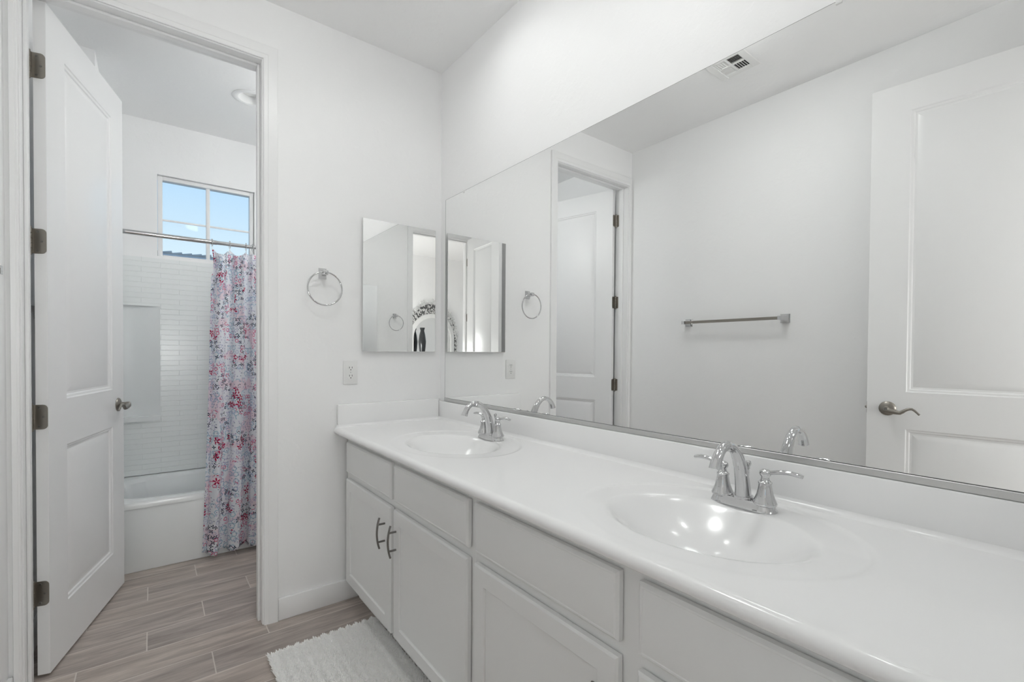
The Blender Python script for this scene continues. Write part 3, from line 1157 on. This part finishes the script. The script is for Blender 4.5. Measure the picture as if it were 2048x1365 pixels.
# ---- faucets
def make_faucet(label, loc):
    t = thing('faucet', label, 'faucet', loc, 0, 'sink faucets')
    # base plate: stadium, flared
    b = nb()
    prev = None
    for k_, (hx, hy, z) in enumerate([(0.0275, 0.0775, 0), (0.0275, 0.0775, 0.002), (0.0262, 0.0762, 0.004), (0.0250, 0.0750, 0.006), (0.0228, 0.0720, 0.016), (0.0205, 0.0690, 0.020)]):
        vs = []
        for j in range(48):
            a = 2 * PI * j / 48
            cs, sn = math.cos(a), math.sin(a)
            n_ = 2.9
            vs.append(b.verts.new((hx * math.copysign(abs(cs) ** (2 / n_), cs), hy * math.copysign(abs(sn) ** (2 / 3.4), sn), z)))
        if prev:
            for j in range(48):
                b.faces.new((prev[j], prev[(j + 1) % 48], vs[(j + 1) % 48], vs[j]))
        else:
            b.faces.new(vs[::-1])
        prev = vs
    b.faces.new(prev)
    obj('base_plate', b, 'chrome', t, 30)
    for s in (-1, 1):
        b = nb()
        cy = s * 0.0508
        lathe(b, [(0.0255, 0.016), (0.0262, 0.0195), (0.0250, 0.022), (0.0215, 0.030), (0.0178, 0.040), (0.0152, 0.052), (0.0140, 0.060), (0.0138, 0.0645), (0.0150, 0.0655), (0.0150, 0.068), (0.0125, 0.070),
                  (0.0095, 0.074), (0.0085, 0.0785), (0.0088, 0.081), (0.0120, 0.0845), (0.0128, 0.089), (0.0112, 0.094), (0.006, 0.0975), (0, 0.098)], (0, cy, 0), 'z', 32)
        h = obj('valve_body', b, 'chrome', t, 40)
        b = nb()
        pts, rad = [], []
        for i in range(14):
            u_ = i / 13
            pts.append((0.004 * u_, cy + s * (0.006 + 0.072 * u_), 0.0895 + 0.010 * math.sin(u_ * PI * 0.75) - 0.002 * u_))
            rad.append((0.0042 + 0.0010 * math.sin(PI * u_), 0.0050 + 0.0035 * u_ - 0.002 * (u_ > 0.96)))
        tube(b, pts, rad, 14, flat=(0, 0, 1))
        obj('lever_handle', b, 'chrome', h, 50)
    # spout: tapering gooseneck towards -x
    b = nb()
    C = [(0.0, 0, 0.018), (-0.001, 0, 0.035), (-0.005, 0, 0.060), (-0.013, 0, 0.088), (-0.024, 0, 0.113), (-0.040, 0, 0.135), (-0.058, 0, 0.149), (-0.076, 0, 0.1545), (-0.094, 0, 0.152), (-0.109, 0, 0.1435), (-0.121, 0, 0.130), (-0.128, 0, 0.116), (-0.131, 0, 0.107)]
    Rr = [(0.0245, 0.0215), (0.0225, 0.0200), (0.0200, 0.0185), (0.0178, 0.0170), (0.0158, 0.0155), (0.0138, 0.0142), (0.0122, 0.0132), (0.0112, 0.0126), (0.0108, 0.0124), (0.0112, 0.0128), (0.0125, 0.0138), (0.0142, 0.0150), (0.0150, 0.0156)]
    # refine by Catmull-Rom
    pp, rr_ = [], []
    for i in range(len(C) - 1):
        p0, p1, p2, p3 = C[max(i - 1, 0)], C[i], C[i + 1], C[min(i + 2, len(C) - 1)]
        for s_ in range(4):
            u_ = s_ / 4
            pp.append([0.5 * (2 * p1[c] + (p2[c] - p0[c]) * u_ + (2 * p0[c] - 5 * p1[c] + 4 * p2[c] - p3[c]) * u_ ** 2 + (3 * p1[c] - p0[c] - 3 * p2[c] + p3[c]) * u_ ** 3) for c in range(3)])
            rr_.append(tuple(Rr[i][c] * (1 - u_) + Rr[i + 1][c] * u_ for c in range(2)))
    pp.append(C[-1])
    rr_.append(Rr[-1])
    tube(b, pp, [(q[0] * 0.88, q[1] * 0.88) for q in rr_], 24, flat=(0.3, 0, 1) if False else (1, 0, 0.02))
    sp_ = obj('spout', b, 'chrome', t, 60)
    b = nb()
    lathe(b, [(0.0235, 0.0195), (0.0240, 0.022), (0.0225, 0.025)], (0, 0, 0), 'z', 32)
    obj('spout_collar', b, 'chrome', t, 40)
    # lift rod
    b = nb()
    tube(b, [(0.024, 0, 0.015), (0.024, 0, 0.088)], 0.0024, 10)
    lathe(b, [(0.002, 0.083), (0.0042, 0.087), (0.0035, 0.090), (0.0060, 0.094), (0.0072, 0.099), (0.0060, 0.104), (0.0, 0.1065)], (0.024, 0, 0), 'z', 20)
    obj('lift_rod', b, 'chrome', t, 50)
    return t


FX = -0.118
ZF = CT - 0.0045
f1 = make_faucet('chrome two-handle gooseneck faucet at the nearer sink', (FX, cyl[1], ZF))
copy_tree(f1, (FX, cyl[0], ZF), 'smaller-looking chrome gooseneck faucet at the sink by the far wall')

# ================================================================== BIG MIRROR
b = nb()
box(b, -0.006, 0.0, VY0 + 0.03, 2.199, 0.9516, 2.006)
t = thing('vanity_mirror', 'wide frameless mirror over the whole double vanity', 'mirror', (0, (VY0 + 2.2) / 2, 0.93))
obj('glass_sheet', b, 'mirror', t, 0, tuple(t.location))
b = nb()
box(b, -0.0095, 0.0, VY0 + 0.02, 2.203, CT + 0.0975, 0.9500, 0.0010, 1)
obj('bottom_channel', b, 'alu', t, 35, tuple(t.location))
b = nb()
yy = 2.017
box(b, -0.009, 0, yy - 0.007, yy + 0.007, 1.998, 2.012, 0.002, 2)
obj('mirror_clip', b, 'plastic', t, 35, tuple(t.location))
b = nb()
yy = 0.40
box(b, -0.009, 0, yy - 0.007, yy + 0.007, 1.998, 2.012, 0.002, 2)
obj('mirror_clip', b, 'plastic', t, 35, tuple(t.location))
# dark edge lines of the glass
b = nb()
box(b, -0.0062, -0.0001, VY0 + 0.03, 2.1995, 2.0061, 2.0068)
box(b, -0.0062, -0.0001, 2.1991, 2.2005, 0.9505, 2.0068)
box(b, -0.0080, -0.0001, VY0 + 0.02, 2.202, 0.9501, 0.9514)
obj('glass_edge', b, 'edge_shade_grey', t, 0, tuple(t.location))


# ------------------------------------------------------------------ medicine cabinets
def med_cabinet(label, x0, x1, y, sg):
    """mirror door standing off the wall plane y; sg = direction into the room"""
    z0, z1 = 1.197, 1.846
    t = thing('medicine_cabinet', label, 'cabinet', ((x0 + x1) / 2, y, z0), 0, 'medicine cabinets')
    org = tuple(t.location)
    def yb(a, b_):
        return tuple(sorted((y + sg * a, y + sg * b_)))
    b = nb()
    box(b, x0 + 0.010, x1 - 0.010, *yb(0.0, 0.012), z0 + 0.010, z1 - 0.010)
    obj('cabinet_box', b, 'trim', t, 0, org)
    b = nb()
    box(b, x0, x1, *yb(0.0125, 0.0155), z0, z1)
    obj('door_back', b, 'alu', t, 0, org)
    b = nb()
    box(b, x0, x1, *yb(0.0156, 0.0200), z0, z1, 0.0012, 1)
    obj('mirror_door', b, 'mirror', t, 0, org)
    return t


med_cabinet('mirrored medicine cabinet on the far wall beside the corner', -0.4385, -0.0435, D, -1)
med_cabinet('mirrored medicine cabinet on the entrance wall, seen only in reflection', -0.525, -0.130, YB, 1)


# ------------------------------------------------------------------ towel rings and bars
def towel_ring(label, x, y, sg):
    t = thing('towel_ring', label, 'towel ring', (x, y, 1.556), 0, 'towel rings')
    b = nb()
    # flared square rosette (local +Y*sg is into the room)
    prev = None
    for (hx, hz, d) in ((0.0175, 0.0245, 0.0), (0.0175, 0.0245, 0.004), (0.0135, 0.0195, 0.010), (0.0095, 0.013, 0.018), (0.0085, 0.0105, 0.028), (0.0085, 0.0105, 0.036)):
        vs = [b.verts.new((a * hx, sg * d, c * hz)) for a, c in ((-1, -1), (1, -1), (1, 1), (-1, 1))]
        if prev:
            for j in range(4):
                b.faces.new((prev[j], prev[(j + 1) % 4], vs[(j + 1) % 4], vs[j]))
        else:
            b.faces.new(vs)
        prev = vs
    b.faces.new(prev)
    obj('rosette', b, 'chrome', t, 20)
    b = nb()
    box(b, -0.0105, 0.0105, min(sg * 0.034, sg * 0.058), max(sg * 0.034, sg * 0.058), -0.0115, 0.0105, 0.0025, 2)
    obj('post', b, 'chrome', t)
    b = nb()
    n_ = 72
    pts = [(0.0755 * math.sin(2 * PI * i / n_), sg * 0.047 - sg * 0.004 * (1 - math.cos(2 * PI * i / n_)) * 0.5, -0.073 + 0.0755 * math.cos(2 * PI * i / n_)) for i in range(n_)]
    tube(b, pts, 0.0036, 12, closed=True, flat=(0, 1, 0))
    obj('ring', b, 'chrome', t, 60)
    return t


towel_ring('chrome towel ring on the far wall left of the medicine cabinet', -0.622, D, -1)
towel_ring('chrome towel ring on the entrance wall, seen only in reflection', -0.715, YB, 1)


def towel_bar(label, y0, y1, z):
    t = thing('towel_bar', label, 'towel bar', (XL, (y0 + y1) / 2, z), 0, 'towel bars')
    hl = (y1 - y0) / 2
    for s in (-1, 1):
        b = nb()
        prev = None
        for (hx, d) in ((0.0255, 0.0), (0.0255, 0.006), (0.0185, 0.016), (0.0125, 0.030), (0.011, 0.05), (0.011, 0.078)):
            vs = [b.verts.new((d, s * hl + a * hx, c * hx)) for a, c in ((-1, -1), (1, -1), (1, 1), (-1, 1))]
            if prev:
                for j in range(4):
                    b.faces.new((prev[j], prev[(j + 1) % 4], vs[(j + 1) % 4], vs[j]))
            else:
                b.faces.new(vs)
            prev = vs
        b.faces.new(prev)
        obj('bracket', b, 'chrome', t, 20)
    b = nb()
    box(b, 0.056, 0.072, -hl + 0.0115, hl - 0.0115, -0.0085, 0.0085, 0.001, 1)
    obj('bar', b, 'nickel', t)
    return t


towel_bar('chrome square towel bar on the left wall, reflected in the big mirror', 1.164, 1.768, 1.402)
towel_bar('chrome towel bar in the tub room, glimpsed through the hinge gap of the door', 2.500, 2.760, 1.348)

# ------------------------------------------------------------------ outlet
t = thing('wall_outlet', 'white duplex power outlet on the far wall above the side splash', 'outlet', (-0.492, D, 1.095))
b = nb()
box(b, -0.035, 0.035, -0.006, 0, -0.057, 0.057, 0.0025, 2)
obj('cover_plate', b, 'plastic', t)
for s in (-1, 1):
    b = nb()
    poly = []
    for i in range(32):
        a = 2 * PI * i / 32
        poly.append((0.0165 * math.cos(a), max(-0.0135, min(0.0135, 0.0165 * math.sin(a))) + s * 0.0195))
    prism(b, poly, -0.0078, -0.0058, 'y')
    r = obj('receptacle', b, 'plastic', t)
    b = nb()
    for sx_ in (-1, 1):
        box(b, sx_ * 0.0062 - 0.0011, sx_ * 0.0062 + 0.0011, -0.0082, -0.0077, s * 0.0195 + 0.000, s * 0.0195 + 0.0085)
    lathe(b, [(0.0024, -0.0082), (0.0024, -0.0077)], (0, 0, s * 0.0195 - 0.0065), 'y', 12)
    obj('slot', b, 'black', r, 0)
b = nb()
lathe(b, [(0.0025, -0.0075), (0.0028, -0.0058)], (0, 0, 0), 'y', 12)
obj('screw', b, 'alu', t)

# ================================================================== BATHTUB ALCOVE
TX0, TX1, TY0, TY1 = -1.4715, 0.0545, 3.198, 3.874
t = thing('bathtub', 'white alcove bathtub with a plain straight apron', 'bathtub', ((TX0 + TX1) / 2, TY0, 0))
org = tuple(t.location)
RH = 0.378


def sup(cx, cy, ax, ay, n_, z, seg=96):
    out = []
    for j in range(seg):
        a = 2 * PI * j / seg
        c_, s_ = math.cos(a), math.sin(a)
        out.append((cx + ax * math.copysign(abs(c_) ** (2 / n_), c_), cy + ay * math.copysign(abs(s_) ** (2 / n_), s_), z))
    return out


b = nb()
cx, cy = (TX0 + TX1) / 2, (TY0 + TY1) / 2
ax, ay = (TX1 - TX0) / 2, (TY1 - TY0) / 2
loops = [sup(cx, cy, ax, ay, 60, RH - 0.035), sup(cx, cy, ax, ay, 60, RH - 0.012), sup(cx, cy, ax - 0.004, ay - 0.004, 50, RH - 0.003), sup(cx, cy, ax - 0.012, ay - 0.012, 40, RH),
         sup(cx, cy + 0.005, ax - 0.070, ay - 0.058, 7, RH), sup(cx, cy + 0.005, ax - 0.080, ay - 0.068, 6, RH - 0.004), sup(cx, cy + 0.005, ax - 0.090, ay - 0.077, 5, RH - 0.02),
         sup(cx, cy + 0.005, ax - 0.12, ay - 0.095, 4.5, 0.20), sup(cx, cy + 0.005, ax - 0.17, ay - 0.125, 4, 0.09), sup(cx, cy + 0.005, ax - 0.25, ay - 0.17, 3.5, 0.06), sup(cx, cy, 0.2, 0.08, 2.5, 0.052)]
prev = None
for lp in loops:
    vs = [b.verts.new(v) for v in lp]
    if prev:
        for j in range(len(vs)):
            b.faces.new((prev[j], prev[(j + 1) % len(vs)], vs[(j + 1) % len(vs)], vs[j]))
    prev = vs
b.faces.new(prev)
obj('tub_shell', b, 'acrylic', t, 40, org)
b = nb()
box(b, TX0, TX1, TY0 + 0.0055, TY0 + 0.03, 0.0, RH - 0.030, 0.004, 2)
obj('apron', b, 'acrylic', t, 35, org)

# surround: back panel with a moulded corner column recess, side panels
t = thing('shower_surround', 'white acrylic shower surround with moulded tile lines and a smooth corner recess', 'shower surround', (-0.7, 3.87, RH))
org = tuple(t.location)
PY, PT = 3.874, 1.800
b = nb()
NX0, NX1, NZ0, NZ1 = -1.4715, -1.206, 0.762, 1.484
Z0 = RH + 0.0005
PB = 3.8995
box(b, NX1, TX1, PY, PB, Z0, PT)
box(b, NX0, NX1, PY, PB, NZ1, PT)
box(b, NX0, NX1, PY, PB, Z0, NZ0)
obj('back_panel', b, 'tile', t, 0, org)
b = nb()
# smooth recess: shallow curved back
n_ = 16
pts = []
for i in range(n_ + 1):
    u_ = i / n_
    pts.append((NX0 + (NX1 - NX0) * u_, PY + 0.0235 - 0.0225 * (max(0, (u_ - 0.45) / 0.55)) ** 1.6 - 0.012 * (max(0, (0.25 - u_) / 0.25)) ** 2))
lo = [b.verts.new((x, y, NZ0 - 0.004)) for x, y in pts]
mi = [b.verts.new((x, y, NZ0 + 0.02)) for x, y in pts]
hi = [b.verts.new((x, y, NZ1 + 0.004)) for x, y in pts]
for i in range(n_):
    b.faces.new((lo[i], lo[i + 1], mi[i + 1], mi[i]))
    b.faces.new((mi[i], mi[i + 1], hi[i + 1], hi[i]))
obj('corner_recess', b, 'acrylic', t, 60, org)
b = nb()
prism(b, [(NX0, PB - 0.001), (NX1, PB - 0.001), (NX1, PY - 0.003)] + [(NX1 - (NX1 - NX0) * i / 8, PY - 0.003 - 0.03 * math.sin(PI / 2 * i / 8)) for i in range(1, 9)], NZ0 - 0.030, NZ0, 'z')
obj('soap_ledge', b, 'acrylic', t, 40, org)
for xa, xb in ((TX0 + 0.0005, TX0 + 0.020), (TX1 - 0.020, TX1 - 0.0005)):
    b = nb()
    box(b, xa, xb, TY0 + 0.02, PY, Z0, PT, 0.004, 2)
    obj('side_panel', b, 'tile', t, 35, org)
for sgx, xx in ((1, TX0 + 0.019), (-1, TX1 - 0.019)):
    if sgx == 1:
        zr = ((Z0, NZ0 - 0.03), (NZ1, PT))
    else:
        zr = ((Z0, PT),)
    for za, zc in zr:
        b = nb()
        rr2 = 0.05
        poly = [(xx, PY + 0.004)] + [(xx + sgx * (rr2 - rr2 * math.cos(a)), PY - rr2 + rr2 * math.sin(a) + 0.0005) for a in [PI / 2 * i / 8 for i in range(9)]]
        prism(b, poly, za, zc, 'z')
        obj('corner_cove', b, 'tile', t, 50, org)

# curtain rod
RODY, RODZ = 3.205, 1.822
t = thing('curtain_rod', 'chrome shower curtain rod across the bathtub alcove', 'curtain rod', (-0.7, RODY, RODZ))
org = tuple(t.location)
b = nb()
tube(b, [(-1.4715, RODY, RODZ), (-0.95, RODY, RODZ)], 0.0125, 20)
obj('outer_tube', b, 'chrome', t, 50, org)
b = nb()
tube(b, [(-0.955, RODY, RODZ), (0.0545, RODY, RODZ)], 0.0108, 20)
obj('inner_tube', b, 'chrome', t, 50, org)
for xx, s in ((-1.4715, 1), (0.0545, -1)):
    b = nb()
    lathe(b, [(0.020, 0), (0.020, s * 0.006), (0.017, s * 0.016), (0.0145, s * 0.03), (0.0130, s * 0.03)], (xx, RODY, RODZ), 'x', 24)
    obj('end_cap', b, 'chrome', t, 50, org)

# curtain
CX0, CX1 = -1.030, -0.36
ring_x = [-0.972, -0.884, -0.800, -0.765, -0.672, -0.585, -0.500, -0.415]
CTOP, CBOT = 1.783, 0.034
b = nb()
uvl = b.loops.layers.uv.new('UVMap')
nu, nv = 220, 90
grid = []


def top_z(x):
    # scallops between the rings
    z = CTOP
    rs = ring_x
    for a, c in zip(rs[:-1], rs[1:]):
        if a <= x <= c:
            u_ = (x - a) / (c - a)
            depth = 0.34 * (c - a)
            z -= depth * (math.sin(PI * u_) ** 1.3) * 0.9
    if x > rs[-1]:
        z -= 0.01
    return z


def fold(u_, v_):
    # u_ 0..1 along the curtain, v_ 0 at the bottom, 1 at the top
    amp = 0.016 + 0.018 * (1 - v_) + 0.004 * math.sin(u_ * 31)
    ph = u_ * 2 * PI * 6.5 + 0.9
    return amp * math.sin(ph) + 0.007 * math.sin(ph * 2.3 + 1.1 + v_ * 1.5) + 0.004 * math.sin(u_ * 60 + v_ * 3)


for i in range(nu + 1):
    u_ = i / nu
    colv = []
    for j in range(nv + 1):
        v_ = j / nv
        xt = -0.975 + (CX1 + 0.975) * u_
        xb_ = CX0 + (CX1 - CX0) * u_
        w_ = v_ ** 0.8
        x = xb_ * (1 - w_) + xt * w_
        if v_ > 0.9:
            x += (0.010 * math.sin((v_ - 0.9) / 0.1 * PI)) * (1 - min(1, u_ * 8))
        x += 0.006 * math.sin(u_ * 2 * PI * 6.5 * 2 + 0.4) * (1 - 0.5 * v_)
        zt_ = top_z(xt)
        zbm = CBOT + 0.006 * math.sin(u_ * 2 * PI * 6.5 + 2.2) + 0.012 * u_
        z = zbm + (zt_ - zbm) * v_
        yo = 3.148 + 0.050 * max(0, (v_ - 0.55) / 0.45) ** 1.0
        y = yo + fold(u_, v_) * (1.0 if v_ < 0.97 else 0.75)
        colv.append((b.verts.new((x, y, z)), u_ * 1.15, z))
    grid.append(colv)
for i in range(nu):
    for j in range(nv):
        q = (grid[i][j], grid[i + 1][j], grid[i + 1][j + 1], grid[i][j + 1])
        f = b.faces.new([a[0] for a in q])
        for lp, a in zip(f.loops, q):
            lp[uvl].uv = (a[1], a[2])
t = thing('shower_curtain', 'white floral shower curtain with crimson, navy and pale blue blossoms', 'curtain', (-0.7, 3.15, CBOT))
org = tuple(t.location)
cl = obj('cloth', b, 'curtain', t, 80, org)
sm = cl.modifiers.new('thickness', 'SOLIDIFY')
sm.thickness = 0.0012
for rx in ring_x:
    b = nb()
    n_ = 24
    pts = [(rx + 0.002 * math.sin(a * 2), RODY + 0.0175 * math.sin(a), RODZ - 0.0035 + 0.0195 * math.cos(a)) for a in [2 * PI * i / n_ for i in range(n_)]]
    tube(b, pts, 0.0016, 8, closed=True, flat=(1, 0, 0))
    tube(b, [(rx, RODY, RODZ - 0.022), (rx, RODY - 0.004, RODZ - 0.034), (rx, RODY - 0.004, RODZ - 0.048)], 0.0016, 8)
    lathe(b, [(0.003, -0.003), (0.0045, 0), (0.003, 0.003)], (rx, RODY - 0.018, RODZ + 0.004), 'z', 12)
    lathe(b, [(0.003, -0.003), (0.0045, 0), (0.003, 0.003)], (rx, RODY + 0.002, RODZ + 0.0165), 'z', 12)
    obj('curtain_ring', b, 'chrome', t, 50, org)

# ================================================================== BATH MAT
RX0, RX1, RY0, RY1 = -0.893, -0.462, 1.22, 2.000
t = thing('bath_mat', 'white shaggy bath mat with raised ribs partly under the vanity', 'rug', ((RX0 + RX1) / 2, (RY0 + RY1) / 2, 0))
org = tuple(t.location)


def rib(x):
    return 0.0035 * (0.5 + 0.5 * math.cos((x - RX0) * 2 * PI / 0.034))


b = nb()
box(b, RX0 + 0.004, RX1 - 0.004, RY0 + 0.004, RY1 - 0.004, 0.0005, 0.0085, 0.002, 2)
obj('backing', b, 'rug', t, 35, org)
verts, faces = [], []
rnd_ = random.Random(3)
step = 0.0040
x = RX0
while x < RX1:
    y = RY0
    while y < RY1:
        px = x + rnd_.uniform(-0.002, 0.002)
        py = y + rnd_.uniform(-0.002, 0.002)
        hgt = 0.0080 + rib(px) * 2.6 + rnd_.uniform(-0.0008, 0.0008)
        a = rnd_.uniform(0, 2 * PI)
        ed = min(px - RX0, RX1 - px, py - RY0, RY1 - py)
        lean = 0.0035 * rnd_.random()
        lx_, ly_ = lean * math.cos(a), lean * math.sin(a)
        if ed < 0.008:
            if px - RX0 < 0.008: lx_ -= 0.006
            if RY1 - py < 0.008: ly_ += 0.006
            if py - RY0 < 0.008: ly_ -= 0.006
        w_ = 0.0031
        i0 = len(verts)
        for kx in range(3):
            aa = a + kx * 2 * PI / 3
            verts.append((px + w_ * math.cos(aa) - org[0], py + w_ * math.sin(aa) - org[1], 0.007))
        for kx in range(3):
            aa = a + kx * 2 * PI / 3
            verts.append((px + lx_ + w_ * 0.75 * math.cos(aa) - org[0], py + ly_ + w_ * 0.75 * math.sin(aa) - org[1], 0.005 + hgt * 0.75))
        verts.append((px + lx_ * 1.6 - org[0], py + ly_ * 1.6 - org[1], 0.005 + hgt))
        for kx in range(3):
            k2 = (kx + 1) % 3
            faces.append((i0 + kx, i0 + k2, i0 + 3 + k2, i0 + 3 + kx))
            faces.append((i0 + 3 + kx, i0 + 3 + k2, i0 + 6))
        y += step
    x += step
me = bpy.data.meshes.new('pile')
me.from_pydata(verts, [], faces)
me.materials.append(MAT['rug'])
o = bpy.data.objects.new('pile', me)
COL.objects.link(o)
o.parent = t
o['kind'] = 'stuff'

# ================================================================== BEDROOM THINGS SEEN IN REFLECTION
MY = BY + 0.02
t = thing('floor_mirror', 'tall arched mirror with a white carved scroll frame, reflected in the medicine cabinet', 'mirror', (-2.31, MY, 0.0))
org = tuple(t.location)


def arch(cx, hw, zs, ztop, n_=28):
    """outline from bottom right, up, over the arch and down"""
    pts = []
    for i in range(n_ + 1):
        a = PI * i / n_
        pts.append((cx + hw * math.cos(a), zs + (ztop - zs) * math.sin(a)))
    return pts


mcx = -2.31
inner = [(mcx + 0.335, 0.15)] + arch(mcx, 0.335, 1.40, 1.735) + [(mcx - 0.335, 0.15)]
outer_ = [(mcx + 0.395, 0.09)] + arch(mcx, 0.395, 1.42, 1.80) + [(mcx - 0.395, 0.09)]
b = nb()
prism(b, inner, MY + 0.022, MY + 0.026, 'y')
obj('mirror_glass', b, 'mirror', t, 0, org)
b = nb()
oi = [b.verts.new((x, MY + 0.045, z)) for x, z in inner]
oo = [b.verts.new((x, MY + 0.035, z)) for x, z in outer_]
ob = [b.verts.new((x, MY + 0.0, z)) for x, z in outer_]
ib = [b.verts.new((x, MY + 0.021, z)) for x, z in inner]
n_ = len(inner)
for i in range(n_):
    j = (i + 1) % n_
    b.faces.new((oi[i], oi[j], oo[j], oo[i]))
    b.faces.new((oo[i], oo[j], ob[j], ob[i]))
    b.faces.new((ib[i], ib[j], oi[j], oi[i]))
obj('inner_frame', b, 'carved', t, 30, org)
bk = [(mcx + 0.46, 0.06)] + arch(mcx, 0.46, 1.36, 1.955) + [(mcx - 0.46, 0.06)]
b = nb()
prism(b, bk, MY + 0.001, MY + 0.008, 'y')
obj('carving_shade_plate', b, 'edge_shade_grey', t, 0, org)  # dark plate stands for the shade in the gaps of the carving
# carved scroll work above and beside the frame
b = nb()
rnd_ = random.Random(11)


def scroll(cx, cz, r, a0, turns, wd, dy=0.02):
    pts, rad = [], []
    n2 = 14
    for i in range(n2):
        u_ = i / (n2 - 1)
        a = a0 + turns * 2 * PI * u_
        rr3 = r * (1 - 0.72 * u_)
        pts.append((cx + rr3 * math.cos(a), MY + dy, cz + rr3 * math.sin(a)))
        rad.append((wd * (0.45 + 0.9 * math.sin(PI * min(1, u_ + 0.12))), 0.010))
    tube(b, pts, rad, 6, flat=(0, 1, 0) if False else None)


for i in range(150):
    a = PI * (i + 0.5) / 150
    for lay in range(2):
        t_ = rnd_.random()
        rad_in, rad_out = 0.40, 0.40 + 0.06 + 0.10 * math.sin(a) ** 2
        rr4 = rad_in + (rad_out - rad_in) * t_
        zz = 1.42 + (0.38 + (rr4 - 0.40) * 1.55) * math.sin(a)
        xx = mcx + rr4 * math.cos(a)
        if rnd_.random() < 0.8:
            scroll(xx, zz, rnd_.uniform(0.016, 0.034), rnd_.uniform(0, 2 * PI), rnd_.choice((-0.55, 0.55, 0.7)), rnd_.uniform(0.0035, 0.0065), rnd_.uniform(0.012, 0.032))
for s in (-1, 1):
    for i in range(80):
        zz = 0.1 + 1.35 * i / 79
        scroll(mcx + s * (0.41 + rnd_.uniform(0, 0.05)), zz, rnd_.uniform(0.014, 0.03), rnd_.uniform(0, 2 * PI), rnd_.choice((-0.6, 0.6)), 0.005, rnd_.uniform(0.012, 0.03))
obj('carved_scrollwork', b, 'carved', t, 50, org)

t = tag(obj('dark_form', (lambda bm: (lathe(bm, [(0.05, 0), (0.075, 0.02), (0.09, 0.25), (0.07, 0.6), (0.045, 0.95), (0.035, 1.15), (0.05, 1.25), (0.058, 1.35), (0.045, 1.45), (0.028, 1.52), (0.04, 1.56), (0.036, 1.565), (0.024, 1.53), (0.02, 1.4)], (-2.06, -2.06, 0), 'z', 28), bm)[1])(nb()), 'gloss_black', None, 60, (-2.06, -2.06, 0)),
        'made-up dark glossy upright form for an unidentified dark shape in the arched mirror', 'unidentified object')  # invented body for a dark reflected shape of unknown origin

# ================================================================== OUTSIDE
t = thing('neighbouring_house', 'neighbouring tiled roof ridge just above the window sill line', 'house', (0, 20, 0))
b = nb()
box(b, -12, 14, 0.5, 8, 0, 3.4)
obj('wall', b, 'stucco', t, 0)
b = nb()
prism(b, [(-0.2, 3.2), (8.5, 3.2), (4.2, 5.06), (3.4, 5.06)], -12.5, 14.5, 'x')
obj('roof', b, 'roof', t, 0)
b = nb()
x = -4.0
while x < 4.0:
    hh_ = random.uniform(-0.02, 0.03)
    tube(b, [(x, 3.7, 5.09 + hh_), (x + 0.36, 3.7, 5.13 + hh_)], [0.09, 0.12], 10)
    x += 0.34
obj('ridge_tile', b, 'roof', t, 40)
b = nb()
box(b, -60, 60, 4.2, 120, -0.25, -0.05)
g = struct('ground', b, 'stucco', 0)
